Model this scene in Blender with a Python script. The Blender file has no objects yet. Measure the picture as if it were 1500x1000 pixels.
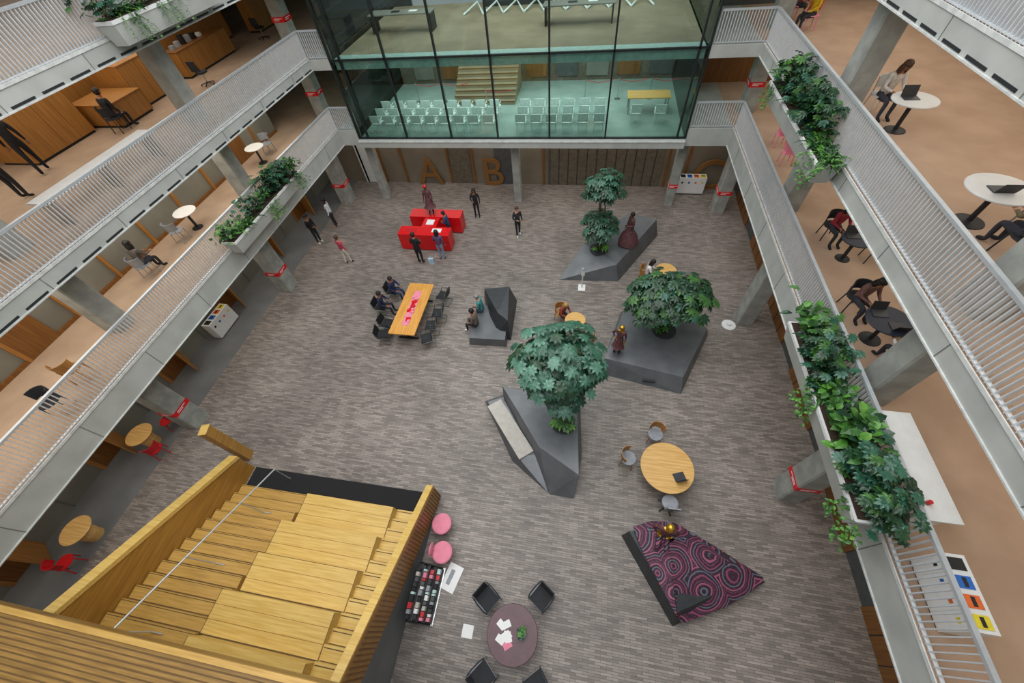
import bpy, bmesh, math, random
from mathutils import Matrix, Vector
random.seed(7)
scene=bpy.context.scene
scene.view_settings.view_transform='Standard'
COL=bpy.context.collection
# ---------------------------------------------------------------- materials
def lin(h):
    if isinstance(h,str):
        h=h.lstrip('#'); c=[int(h[i:i+2],16)/255 for i in (0,2,4)]
    else: c=h
    return tuple((x/12.92 if x<=.04045 else ((x+.055)/1.055)**2.4) for x in c)+(1,)
MATS={}
def mat(name,hexc,rough=.6,metal=0,var=.12,scale=6,stretch=(1,1,1),hex2=None,bump=0,spec=.5):
    if name in MATS: return MATS[name]
    m=bpy.data.materials.new(name);m.use_nodes=True;nt=m.node_tree;N=nt.nodes;b=N['Principled BSDF']
    b.inputs['Roughness'].default_value=rough;b.inputs['Metallic'].default_value=metal
    b.inputs['Specular IOR Level'].default_value=spec
    tc=N.new('ShaderNodeTexCoord');mp=N.new('ShaderNodeMapping');mp.inputs['Scale'].default_value=stretch
    ns=N.new('ShaderNodeTexNoise');ns.inputs['Scale'].default_value=scale;ns.inputs['Detail'].default_value=3
    cr=N.new('ShaderNodeValToRGB');a=lin(hexc)
    if hex2: lo,hi=lin(hexc),lin(hex2)
    else: lo=tuple(x*(1-var) for x in a[:3])+(1,);hi=tuple(min(1,x*(1+var)) for x in a[:3])+(1,)
    cr.color_ramp.elements[0].position=.35;cr.color_ramp.elements[1].position=.65
    cr.color_ramp.elements[0].color=lo;cr.color_ramp.elements[1].color=hi
    L=nt.links;L.new(tc.outputs['Object'],mp.inputs[0]);L.new(mp.outputs[0],ns.inputs[0]);L.new(ns.outputs[0],cr.inputs[0]);L.new(cr.outputs[0],b.inputs['Base Color'])
    if bump:
        bp=N.new('ShaderNodeBump');bp.inputs['Strength'].default_value=bump;L.new(ns.outputs[0],bp.inputs['Height']);L.new(bp.outputs[0],b.inputs['Normal'])
    MATS[name]=m;return m
def wood(name,h1,h2,axis='X',sc=1.0,rough=.45):
    st={'X':(.5,9,9),'Y':(9,.5,9),'Z':(9,9,.5)}[axis]
    return mat(name,h1,rough,hex2=h2,scale=sc*2.2,stretch=st)
M_conc=mat('concrete','#888a85',.8,hex2='#a1a39c',scale=2.5)
M_fas=mat('fascia_concrete','#a3a6a1',.7,hex2='#b1b4af',scale=1.5)
M_lip=mat('slab_lip','#c6c9c6',.6)
M_joint=mat('joint_dark','#6a6d6a',.8)
M_vent=mat('vent_black','#202326',.6)
M_bar=mat('rail_steel','#cfd4d7',.35,.2,var=.05)
M_handr=mat('handrail_steel','#bfc5c8',.35,.4,var=.05)
M_beige=mat('beige_carpet','#ac9079',.9,hex2='#b89c84',scale=1.2)
M_beigeL=mat('taupe_floor','#a48c76',.9,hex2='#b19982',scale=1.2)
M_gfloor=mat('grey_screed','#626465',.6,hex2='#6f7171',scale=1.0)
M_oak=wood('oak','#96652f','#ad7a3c','Z')
M_oakd=wood('oak_dark','#6d451f','#845826','Z')
M_letter=wood('oak_letter','#7a5226','#8f6430','Z')
M_oakx=wood('oak_tread','#ad8742','#c49c53','X',1.2,.4)
M_oakx2=wood('oak_seat','#c9a353','#dab96a','X',1.2,.4)
M_oaky=wood('oak_rail','#94692c','#ad8139','Y',1.0,.35)
M_oakb=wood('oak_bridge','#80602e','#9a763b','X',1.5,.4)
M_groove=mat('groove_brown','#5e4520',.7)
M_table=wood('table_wood','#c98a3e','#dfa655','Y',1.3,.3)
M_rtab=wood('round_table_wood','#c99a55','#dcb370','X',1.3,.3)
M_plum=mat('plum_top','#553339',.35,var=.12)
M_black=mat('black_plastic','#191a1d',.5)
M_blk2=mat('black_fabric','#26272b',.8)
M_chrome=mat('chrome','#b9bdc0',.2,.9,var=.03)
M_grey=mat('grey_plastic','#8c9096',.5)
M_plant=mat('planter_metal','#606366',.4,.35,hex2='#6c6f72',scale=2)
M_pdark=mat('planter_metal_dark','#3b3e41',.45,.35)
M_seat=mat('concrete_seat','#b0aba2',.6,hex2='#bcb7ae')
M_red=mat('red_lacquer','#d40f17',.3,var=.05)
M_redc=mat('red_chair_plastic','#c0141e',.35,var=.05)
M_pink=mat('pink_felt','#e0859a',.8,var=.06)
M_white=mat('white_paint','#dcdedc',.5,var=.03)
M_paper=mat('paper','#e8e8e6',.8,var=.02)
M_blue=mat('bin_blue','#1e63b5',.4);M_org=mat('bin_orange','#d9662a',.4);M_yel=mat('bin_yellow','#e3d02c',.4)
M_soil=mat('soil','#3a2a1e',.95,scale=30,bump=.4)
M_bark=mat('bark','#5e4d38',.9,scale=20)
M_mat=mat('entrance_mat','#141416',.95,scale=50,hex2='#232326')
M_leafA=mat('leaf_dark','#193723',.3,hex2='#284b2f',scale=3)
M_leafB=mat('leaf_mid','#2f5727',.36,hex2='#457235',scale=3)
M_leafC=mat('leaf_bright','#457c2d',.4,hex2='#62983c',scale=3)
M_leafD=mat('leaf_bluegreen','#28503e',.28,hex2='#3a6953',scale=3)
M_leafE=mat('leaf_silver','#4b7864',.26,hex2='#618d78',scale=3)
M_screen=mat('laptop_grey','#3a3c40',.4,.3)
M_gold=mat('gold','#c79a35',.3,.8)
M_panel=mat('wall_panel_grey','#74746c',.5,hex2='#828278',scale=.8)
M_panel2=mat('wall_panel_taupe','#756c5d',.5,hex2='#827868',scale=.8)
M_darkw=mat('dark_wall','#4c4f4f',.6)
M_frame=mat('mullion_dark','#242a2b',.4,.4)
M_intf=mat('studio_floor','#8fa39c',.5,hex2='#9fb3ac',scale=1)
M_intw=mat('studio_wall','#5a5346',.7,hex2='#6b6252')
M_intf2=mat('studio_upper_floor','#857862',.6,hex2='#958870',scale=1)
M_teal=mat('teal_band','#b3d0c9',.4)
M_chw=mat('white_chair_shell','#e0e9e6',.4)
def patt(name,scale,cols,dist=.25,mul=4.2):
    m=bpy.data.materials.new(name);m.use_nodes=True;nt=m.node_tree;N=nt.nodes;b=N['Principled BSDF'];L=nt.links
    tc=N.new('ShaderNodeTexCoord');ns=N.new('ShaderNodeTexNoise');ns.inputs['Scale'].default_value=scale*.8
    mx=N.new('ShaderNodeMixRGB');mx.inputs[0].default_value=dist
    vo=N.new('ShaderNodeTexVoronoi');vo.inputs['Scale'].default_value=scale
    mm=N.new('ShaderNodeMath');mm.operation='MULTIPLY';mm.inputs[1].default_value=mul
    fr=N.new('ShaderNodeMath');fr.operation='FRACT'
    cr=N.new('ShaderNodeValToRGB');cr.color_ramp.interpolation='CONSTANT'
    e=cr.color_ramp.elements
    while len(e)<len(cols): e.new(.5)
    for i,(p,c) in enumerate(cols): e[i].position=p;e[i].color=lin(c)
    L.new(tc.outputs['Object'],ns.inputs[0]);L.new(tc.outputs['Object'],mx.inputs[1]);L.new(ns.outputs['Color'],mx.inputs[2]);L.new(mx.outputs[0],vo.inputs['Vector'])
    L.new(vo.outputs['Distance'],mm.inputs[0]);L.new(mm.outputs[0],fr.inputs[0]);L.new(fr.outputs[0],cr.inputs[0])
    # fine dotted print over the swirls
    v2=N.new('ShaderNodeTexVoronoi');v2.inputs['Scale'].default_value=scale*16;L.new(tc.outputs['Object'],v2.inputs['Vector'])
    lt=N.new('ShaderNodeMath');lt.operation='LESS_THAN';lt.inputs[1].default_value=.28;L.new(v2.outputs['Distance'],lt.inputs[0])
    ml=N.new('ShaderNodeMath');ml.operation='MULTIPLY';ml.inputs[1].default_value=.45;L.new(lt.outputs[0],ml.inputs[0])
    m2=N.new('ShaderNodeMixRGB');m2.inputs[2].default_value=lin('#8a5064');L.new(ml.outputs[0],m2.inputs[0]);L.new(cr.outputs[0],m2.inputs[1]);L.new(m2.outputs[0],b.inputs['Base Color'])
    b.inputs['Roughness'].default_value=.7;return m
M_fab=patt('swirl_fabric',1.35,[(0,'#3a2233'),(.2,'#8c4560'),(.3,'#2b2130'),(.46,'#646a78'),(.54,'#33202e'),(.72,'#9c5670'),(.84,'#27222d'),(.94,'#7a3a55')],.22,3.4)
M_fabs=patt('print_dress',7,[(0,'#17141c'),(.35,'#9a4460'),(.5,'#1c1722'),(.75,'#7a5a4a')])
def floor_mat():
    m=bpy.data.materials.new('paver_floor');m.use_nodes=True;nt=m.node_tree;N=nt.nodes;b=N['Principled BSDF'];L=nt.links
    tc=N.new('ShaderNodeTexCoord');br=N.new('ShaderNodeTexBrick')
    br.inputs['Scale'].default_value=1;br.inputs['Brick Width'].default_value=.3;br.inputs['Row Height'].default_value=.06
    br.inputs['Mortar Size'].default_value=.005;br.inputs['Mortar Smooth'].default_value=.3
    br.inputs['Color1'].default_value=lin('#6d655f');br.inputs['Color2'].default_value=lin('#958b83');br.inputs['Mortar'].default_value=lin('#57524c')
    n1=N.new('ShaderNodeTexNoise');n1.inputs['Scale'].default_value=.35;n1.inputs['Detail'].default_value=5
    mp=N.new('ShaderNodeMapping');mp.inputs['Scale'].default_value=(1.6,11,1)
    n2=N.new('ShaderNodeTexNoise');n2.inputs['Scale'].default_value=1.1;n2.inputs['Detail'].default_value=2
    r1=N.new('ShaderNodeMapRange');r1.inputs[1].default_value=.3;r1.inputs[2].default_value=.7;r1.inputs[3].default_value=.8;r1.inputs[4].default_value=1.2
    r2=N.new('ShaderNodeMapRange');r2.inputs[1].default_value=.3;r2.inputs[2].default_value=.7;r2.inputs[3].default_value=.86;r2.inputs[4].default_value=1.14
    mu=N.new('ShaderNodeMath');mu.operation='MULTIPLY'
    vm=N.new('ShaderNodeVectorMath');vm.operation='SCALE'
    L.new(tc.outputs['Object'],br.inputs[0]);L.new(tc.outputs['Object'],n1.inputs[0]);L.new(tc.outputs['Object'],mp.inputs[0]);L.new(mp.outputs[0],n2.inputs[0])
    L.new(n1.outputs[0],r1.inputs[0]);L.new(n2.outputs[0],r2.inputs[0]);L.new(r1.outputs[0],mu.inputs[0]);L.new(r2.outputs[0],mu.inputs[1])
    L.new(br.outputs[0],vm.inputs[0]);L.new(mu.outputs[0],vm.inputs['Scale']);L.new(vm.outputs[0],b.inputs['Base Color'])
    b.inputs['Roughness'].default_value=.46
    bp=N.new('ShaderNodeBump');bp.inputs['Strength'].default_value=.3;bp.inputs['Distance'].default_value=.01
    L.new(br.outputs['Fac'],bp.inputs['Height']);bp.invert=True;L.new(bp.outputs[0],b.inputs['Normal'])
    return m
M_floor=floor_mat()
def glass_mat(name,tint):
    m=bpy.data.materials.new(name);m.use_nodes=True;nt=m.node_tree;N=nt.nodes;N.clear();L=nt.links
    o=N.new('ShaderNodeOutputMaterial');mx=N.new('ShaderNodeMixShader');t=N.new('ShaderNodeBsdfTransparent');g=N.new('ShaderNodeBsdfGlossy')
    t.inputs[0].default_value=lin(tint);g.inputs['Roughness'].default_value=.02;g.inputs['Color'].default_value=(.8,.9,.88,1)
    fr=N.new('ShaderNodeFresnel');fr.inputs[0].default_value=1.45
    L.new(fr.outputs[0],mx.inputs[0]);L.new(t.outputs[0],mx.inputs[1]);L.new(g.outputs[0],mx.inputs[2]);L.new(mx.outputs[0],o.inputs[0]);return m
M_glass=glass_mat('facade_glass','#e6f1ee')
# ---------------------------------------------------------------- mesh builder
class MB:
    def __init__(s): s.v=[];s.f=[];s.m=[];s.ms=[];s.M=Matrix()
    def mi(s,m):
        if m not in s.ms: s.ms.append(m)
        return s.ms.index(m)
    def add(s,vs,fs,m):
        o=len(s.v);k=s.mi(m)
        s.v.extend([tuple(s.M@Vector(p)) for p in vs])
        for f in fs: s.f.append([i+o for i in f]);s.m.append(k)
    def box(s,x0,x1,y0,y1,z0,z1,m):
        s.add([(x0,y0,z0),(x1,y0,z0),(x1,y1,z0),(x0,y1,z0),(x0,y0,z1),(x1,y0,z1),(x1,y1,z1),(x0,y1,z1)],
              [(0,3,2,1),(4,5,6,7),(0,1,5,4),(1,2,6,5),(2,3,7,6),(3,0,4,7)],m)
    def prism(s,poly,z0,z1,m):
        n=len(poly);s.add([(x,y,z0) for x,y in poly]+[(x,y,z1) for x,y in poly],
            [tuple(range(n))[::-1],tuple(range(n,2*n))]+[(i,(i+1)%n,n+(i+1)%n,n+i) for i in range(n)],m)
    def xprism(s,poly,x0,x1,m):
        n=len(poly);s.add([(x0,y,z) for y,z in poly]+[(x1,y,z) for y,z in poly],
            [tuple(range(n))[::-1],tuple(range(n,2*n))]+[(i,(i+1)%n,n+(i+1)%n,n+i) for i in range(n)],m)
    def lathe(s,c,prof,m,n=16,cap=True,wob=0):
        x,y,z=c;vs=[];fs=[]
        for (r,h) in prof:
            for i in range(n):
                a=2*math.pi*i/n;rr=r*(1+wob*math.sin(5*a)*(1 if h<.5 else .2));vs.append((x+rr*math.cos(a),y+rr*math.sin(a),z+h))
        for j in range(len(prof)-1):
            for i in range(n): fs.append((j*n+i,j*n+(i+1)%n,(j+1)*n+(i+1)%n,(j+1)*n+i))
        if cap: fs.append(tuple(range(n))[::-1]);fs.append(tuple(range((len(prof)-1)*n,len(prof)*n)))
        s.add(vs,fs,m)
    def tube(s,pts,r,m,n=6):
        rs=r if isinstance(r,(list,tuple)) else [r]*len(pts)
        P=[Vector(p) for p in pts];vs=[];fs=[]
        for i,p in enumerate(P):
            d=(P[min(i+1,len(P)-1)]-P[max(i-1,0)])
            d=d.normalized() if d.length>1e-6 else Vector((0,0,1))
            a=d.cross(Vector((0,0,1)) if abs(d.z)<.9 else Vector((1,0,0))).normalized();b=d.cross(a)
            for k in range(n):
                t=2*math.pi*k/n;vs.append(p+(a*math.cos(t)+b*math.sin(t))*rs[i])
        for j in range(len(P)-1):
            for k in range(n): fs.append((j*n+k,j*n+(k+1)%n,(j+1)*n+(k+1)%n,(j+1)*n+k))
        fs.append(tuple(range(n))[::-1]);fs.append(tuple(range((len(P)-1)*n,len(P)*n)));s.add(vs,fs,m)
    def ell(s,c,r,m,nu=10,nv=6,z0=-1,z1=1):
        vs=[];fs=[];a0=math.asin(z0);a1=math.asin(z1)
        for j in range(nv+1):
            a=a0+(a1-a0)*j/nv
            for i in range(nu):
                t=2*math.pi*i/nu;vs.append((c[0]+r[0]*math.cos(a)*math.cos(t),c[1]+r[1]*math.cos(a)*math.sin(t),c[2]+r[2]*math.sin(a)))
        for j in range(nv):
            for i in range(nu): fs.append((j*nu+i,j*nu+(i+1)%nu,(j+1)*nu+(i+1)%nu,(j+1)*nu+i))
        fs.append(tuple(range(nu))[::-1]);fs.append(tuple(range(nv*nu,(nv+1)*nu)));s.add(vs,fs,m)
    def hull(s,pts,m):
        bm=bmesh.new();V=[bm.verts.new(p) for p in pts]
        bmesh.ops.convex_hull(bm,input=V)
        bm.verts.ensure_lookup_table();bmesh.ops.delete(bm,geom=[v for v in bm.verts if not v.link_faces],context='VERTS')
        bmesh.ops.dissolve_limit(bm,angle_limit=.02,verts=bm.verts[:],edges=bm.edges[:])
        bmesh.ops.recalc_face_normals(bm,faces=bm.faces[:]);bm.verts.index_update()
        s.add([v.co[:] for v in bm.verts],[[v.index for v in f.verts] for f in bm.faces],m);bm.free()
    def build(s,name,loc=(0,0,0),rot=0,bevel=0,smooth=False):
        me=bpy.data.meshes.new(name);me.from_pydata(s.v,[],s.f)
        for m in s.ms: me.materials.append(m)
        me.polygons.foreach_set('material_index',s.m)
        if smooth: me.polygons.foreach_set('use_smooth',[True]*len(s.f))
        me.update();return inst(name,me,loc,rot,bevel)
def inst(name,me,loc=(0,0,0),rot=0,bevel=0):
    o=bpy.data.objects.new(name,me);COL.objects.link(o);o.location=loc;o.rotation_euler=(0,0,math.radians(rot))
    if bevel:
        b=o.modifiers.new('bevel','BEVEL');b.width=bevel;b.segments=2;b.limit_method='ANGLE';b.angle_limit=.6
    return o
def T(x=0,y=0,z=0,rz=0,rx=0,s=1): return Matrix.Translation((x,y,z))@Matrix.Rotation(math.radians(rz),4,'Z')@Matrix.Rotation(math.radians(rx),4,'X')@Matrix.Scale(s,4)
# ---------------------------------------------------------------- shell
XL,XR,YB=-12.8,6.07,18.7
L1,L2,L3=4.38,7.42,10.45
S2,S3=7.0,10.03   # undersides of the second / third floor slabs
b=MB();b.box(-14.7,8.05,-10,21.3,-.2,0,M_floor);b.build('floor')
b=MB();b.box(-17,-14.7,-10,21.3,-.2,0,M_gfloor);b.build('floor_side_aisle')
b=MB();b.box(-17,-16.7,-10,21.3,0,3.6,M_panel)
y=-9
while y<20.5:
    b.box(-16.7,-16.64,y,y+.12,0,2.6,M_oak);b.box(-16.7,-16.64,y+1.1,y+1.22,0,2.6,M_oak);b.box(-16.7,-16.64,y,y+1.22,2.5,2.62,M_oak)
    b.box(-16.7,-16.66,y+.12,y+1.1,0,2.5,M_oakd)
    b.box(-16.7,-16.67,y+2.4,y+2.43,0,3.6,M_joint)
    b.M=T(-16.66,y+1.16,0,-28);b.box(0,.95,-.025,.025,.02,2.45,M_oak);b.M=Matrix()
    y+=3.69
b.build('wall_left')
b=MB();b.box(8.05,8.4,-10,21.3,0,3.6,M_darkw)
y=-8
while y<20:
    b.box(8.0,8.05,y,y+2.4,0,2.6,M_oakd)
    for k in range(1,4): b.box(7.99,8.0,y+k*.6-.01,y+k*.6+.01,0,2.6,M_vent)
    y+=3.69
b.build('wall_right')
b=MB();b.box(-17,8.4,21.3,21.6,0,3.6,M_panel2)
for x in (-13.9,-12.6,-11.2,-8.3,-6.8,-4.2,-2.6,4.2,5.2,7.2): b.box(x,x+.12,21.22,21.3,0,3.4,M_oakd)
b.box(-2.3,4.0,21.24,21.3,0,3.4,M_intw)
for i in range(12): b.box(-2.2+i*.52,-2.17+i*.52,21.22,21.24,0,3.4,M_vent)
b.box(-14,-12.7,21.22,21.3,0,2.5,M_white);b.box(-8.1,-6.9,21.24,21.3,0,2.6,M_intw);b.box(-5.4,-4.3,21.24,21.3,0,2.6,M_darkw)
b.build('wall_back')
def letter(ch,x,z=0,size=2.4):
    c=bpy.data.curves.new('letter_'+ch,'FONT');c.body=ch;c.size=size;c.extrude=.04;c.bevel_depth=.01;c.materials.append(M_letter)
    o=bpy.data.objects.new('wall_letter_'+ch.lower(),c);COL.objects.link(o);o.rotation_euler=(math.radians(90),0,0);o.location=(x,21.12,z)
letter('A',-10.3);letter('B',-6.25);letter('C',5.6,0,2.4)
def column(x,y,z0,z1,w=.7,sign=None):
    b=MB();h=w/2;b.prism([(-h+.04,-h),(h-.04,-h),(h,-h+.04),(h,h-.04),(h-.04,h),(-h+.04,h),(-h,h-.04),(-h,-h+.04)],z0,z1,M_conc)
    if sign:
        zs=z0+1.05
        b.box(-h-.012,h+.012,-h-.012,h+.012,zs,zs+.2,M_red)
        for q in (-1,1):
            for a0,a1,e0 in ((-.2,.2,.12),(-.2,.05,.06)):
                b.box(q*(h+.013)-.002,q*(h+.013)+.002,a0,a1,zs+e0,zs+e0+.025,M_paper);b.box(a0,a1,q*(h+.013)-.002,q*(h+.013)+.002,zs+e0,zs+e0+.025,M_paper)
    b.build('concrete_column',(x,y,0))
for y in (19.15,11.7,4.35,-3.0): column(-14.4,y,0,3.6,sign=True)
for y in (19.15,11.6,4.6,-3.0): column(6.85,y,0,3.6,w=.62,sign=(y!=11.6))
for x in (-11.97,-3.82,4.42): column(x,19.6,0,3.6,w=.42,sign=(x>4))
for lv,top in ((L1,S2),(L2,S3)):
    for y in (20.4,13.0,5.6): column(-14.4,y,lv,top,w=.6,sign=(y>13.5));column(6.85,y,lv,top,w=.6,sign=(y>13.5))
for x in (-14.4,6.85):
    for y in (20.4,13.0): column(x,y,L3,12.9,w=.6)
def slab(name,z,zb,xa,xb,mtop,dash):
    b=MB()
    b.box(xa,xb,-10,32,zb,z-.01,M_fas);b.box(xa,xb,-10,32,z-.01,z,mtop)
    xf,s=(xb,1) if xb<0 else (xa,-1)
    y=-10
    while y<YB:
        b.box(min(xf,xf+s*.006),max(xf,xf+s*.006),y,y+.02,zb,z,M_joint)
        if dash:
            for k in range(3): b.box(min(xf,xf+s*.01),max(xf,xf+s*.01),y+.15+k*.8,y+.75+k*.8,zb+.05,zb+.1,M_vent)
        y+=2.46
    b.box(min(xf,xf+s*.03),max(xf,xf+s*.03),-10,YB,zb,zb+.03,M_lip);b.box(min(xf,xf+s*.02),max(xf,xf+s*.02),-10,YB,z-.02,z+.05,M_lip)
    b.build(name)
slab('slab_left_first_floor',L1,3.6,-24,XL,M_beigeL,False)
slab('slab_left_second_floor',L2,S2,-24,XL,M_beigeL,True)
slab('slab_left_third_floor',L3,S3,-24,XL,M_beigeL,True)
slab('slab_right_first_floor',L1,3.6,XR,15,M_beige,False)
slab('slab_right_second_floor',L2,S2,XR,15,M_beige,False)
slab('slab_right_third_floor',L3,S3,XR,15,M_beige,True)
for nm,z,zb in (('first',L1,3.6),('second',L2,S2),('third',L3,S3)):
    for side,x0,x1 in (('left',XL,-11.76),('right',4.19,XR)):
        b=MB();b.box(x0,x1,YB,32,zb,z,M_fas);b.build('slab_back_%s_%s'%(side,nm))
b=MB();b.box(-11.76,4.19,YB-.25,32,3.6,3.93,M_fas);b.box(-11.76,4.19,YB-.28,YB-.25,3.88,3.93,M_lip);b.build('slab_studio_base')
def rail(name,p,q,z):
    b=MB();P=Vector(p);Q=Vector(q);d=(Q-P);Ln=d.length;d.normalize()
    N=int(Ln/.1);ang=math.degrees(math.atan2(d.y,d.x))
    for i in range(N+1):
        c=P+d*(i*Ln/N);b.M=T(c.x,c.y,z,ang);b.box(-.01,.01,-.03,.03,.03,1.0,M_bar)
    b.M=T(P.x,P.y,z,ang);b.box(0,Ln,-.04,.04,1.0,1.06,M_handr);b.box(0,Ln,-.03,.03,.05,.075,M_bar)
    b.build(name)
for z in (L1,L2,L3):
    rail('balcony_railing',(XL-.07,-10),(XL-.07,YB),z);rail('balcony_railing',(XR+.07,-10),(XR+.07,YB),z)
    rail('balcony_railing',(XL-.07,YB+.07),(-11.85,YB+.07),z);rail('balcony_railing',(4.3,YB+.07),(XR+.07,YB+.07),z)
b=MB();wx=-16.3;b.box(wx-.3,wx,-10,18.6,L1,S2,M_panel)
y=-9
while y<18.5:
    b.box(wx,wx+.09,y,y+.1,L1,S2,M_oak);b.box(wx,wx+.07,y,min(y+1.85,18.6),L1,L1+.12,M_oakd);b.box(wx,wx+.05,y,min(y+1.85,18.6),L1+1.2,L1+1.26,M_oak)
    if int((y+9)/1.85)%3==0: b.box(wx,wx+.06,y+.1,y+1.1,L1,L1+2.2,M_oakd)
    y+=1.85
b.build('wall_left_first_floor')
b=MB();b.box(-24.3,-24,-10,32,L1,9.78,M_panel2);b.box(-24.3,-24,-10,32,L3,13,M_panel2);b.build('wall_left_upper')
b=MB();b.box(15,15.3,-10,32,0,13,M_white);b.build('wall_right_outer')
b=MB();b.box(-24.3,-12.8,32,32.3,0,13,M_panel2);b.box(4.2,15,32,32.3,0,13,M_panel2);b.build('wall_far_back')
b=MB();b.box(4.3,4.5,22.5,32,L1,S2,M_darkw);b.box(4.5,9.2,23.6,23.8,L1,S2,M_oakd);b.box(4.5,9.2,23.6,23.8,L2,S3,M_darkw);b.build('wall_core_right')
# ---------------------------------------------------------------- glass studio
b=MB();gx0,gx1=-11.76,4.19
mx=[gx0,-11.3,-9.15,-6.8,-4.45,-1.95,.64,gx1-.35,gx1]
for x in mx: b.box(x-.035,x+.035,YB-.04,YB+.1,3.97,13,M_frame)
for z in (3.97,7.36,10.4): b.box(gx0,gx1,YB-.04,YB+.06,z-.035,z+.035,M_frame)
for x in (gx0,gx1):
    for y in (21.2,23.8,26.4,29): b.box(x-.04,x+.04,y-.04,y+.04,3.97,13,M_frame)
    b.box(x-.04,x+.04,YB,30,7.0,7.1,M_frame)
b.build('window_frame_studio')
b=MB();b.box(gx0,gx1,YB+.11,YB+.12,3.97,13,M_glass);b.build('window_1')
b=MB();b.box(gx0+.05,gx0+.06,YB+.2,30,3.97,13,M_glass);b.build('window_2')
b=MB();b.box(gx1-.06,gx1-.05,YB+.2,30,3.97,13,M_glass);b.build('window_3')
b=MB();b.box(gx0,gx1,YB+.13,32,3.93,3.96,M_intf);b.build('floor_studio')
b=MB();b.box(gx0+.1,gx1-.1,YB+.18,27,6.95,7.3,M_teal);b.box(gx0+.1,gx1-.1,YB+.19,27,7.3,7.33,M_intf2);b.box(gx0+.1,gx1-.1,YB+.19,YB+.7,7.33,7.35,M_teal);b.build('floor_studio_upper')
b=MB();b.box(gx0+.1,gx1-.1,25.5,25.7,3.96,6.95,M_intw)
for i in range(9): b.box(gx0+1+i*1.7,gx0+2.2+i*1.7,25.42,25.5,4.2,6.4,(M_panel,M_oakd,M_darkw)[i%3])
b.build('wall_studio_back')
b=MB();b.box(gx0+.1,gx1-.1,31.5,31.8,7.3,13,M_panel2);b.build('wall_studio_back_upper')
b=MB()
for i in range(9): b.box(-7.6,-4.2,22.4+i*.28,22.7+i*.28,3.96,4.15+i*.17,M_intf2)
for i in range(9): b.box(-7.6,-4.2,22.39+i*.28,22.4+i*.28,4.1+i*.17,4.15+i*.17,M_oakd)
b.build('studio_staircase')
b=MB()
for i in range(9):
    x=-7+i*1.05;b.tube([(x,24.6,7.36),(x+.52,25.8,7.6),(x+1.05,24.6,7.36)],.05,M_chw,5)
b.build('zigzag_white_bench_frame')
b=MB();b.box(-6.2,-1.2,26,26.9,7.33,7.7,M_pdark)
for k in range(500):
    a=random.uniform(0,6.28);e=random.uniform(.3,1.4)
    p=Vector((random.uniform(-6.1,-1.3),random.uniform(26.05,26.85),7.7));d=Vector((math.cos(a)*math.cos(e),math.sin(a)*math.cos(e),math.sin(e)))
    q=p+d*.55;s_=Vector((-d.y,d.x,0)).normalized()*.08;b.add([tuple(p),tuple(p.lerp(q,.5)+s_),tuple(q),tuple(p.lerp(q,.5)-s_)],[(0,1,2,3)],random.choice([M_leafC,M_leafB,M_leafC]))
b.build('indoor_hedge_planter')
for x in (-9.5,-1.0):
    b=MB();b.box(-1.6,1.6,-.45,.45,.7,.74,M_panel)
    for sx in (-1.5,1.5): b.box(sx-.03,sx+.03,-.4,.4,0,.7,M_black)
    b.box(-.5,-.1,-.1,.15,.74,.76,M_black);b.box(.4,.8,-.1,.15,.74,.76,M_paper);b.build('meeting_table',(x,22.6,7.33))
# stanchion posts behind the chairs
for x in (-9.8,-8.2,-5.6,-.5,1.2,2.8):
    b=MB();b.lathe((0,0,0),[(.15,0),(.15,.02),(.02,.04),(.02,.95),(.03,.98)],M_chrome,12);b.tube([(0,0,.9),(.7,.1,.75),(1.4,0,.9)],.015,M_redc,5);b.build('stanchion_post',(x,22.9 if x<-7.8 or x>-4 else 21.9,3.96))
cb=MB();cb.box(-.24,.24,-.22,.22,.42,.46,M_chw);cb.box(-.24,.24,.2,.24,.5,.85,M_chw)
for sx in (-.2,.2):
    for sy in (-.18,.2): cb.tube([(sx,sy,0),(sx,sy,.43 if sy<0 else .6)],.015,M_chw,5)
    cb.tube([(sx*1.2,-.15,.62),(sx*1.2,.2,.62)],.02,M_chw,5)
o0=cb.build('white_conference_chair',(-11,19.5,3.96),180,bevel=.01)
first=True
for r_,yy in enumerate((19.45,20.3,21.15)):
    for i in range(9):
        x=-10.9+i*.74
        if not first: inst('white_conference_chair',o0.data,(x,yy,3.96),180)
        else: o0.location=(x,yy,3.96)
        first=False
    for i in range(6): inst('white_conference_chair',o0.data,(-3.4+i*.74,yy,3.96),180)
b=MB();b.prism([(-1,-.45),(1,-.45),(1,.45),(-1,.45)],.71,.75,M_rtab)
for sx in (-.9,.9):
    for sy in (-.38,.38): b.box(sx-.03,sx+.03,sy-.03,sy+.03,0,.71,M_chrome)
b.build('studio_table',(2.6,21.5,3.96))
for x,y in ((2.0,20.3),(3.1,20.3)): inst('white_conference_chair',o0.data,(x,y,3.96),180)
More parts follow.
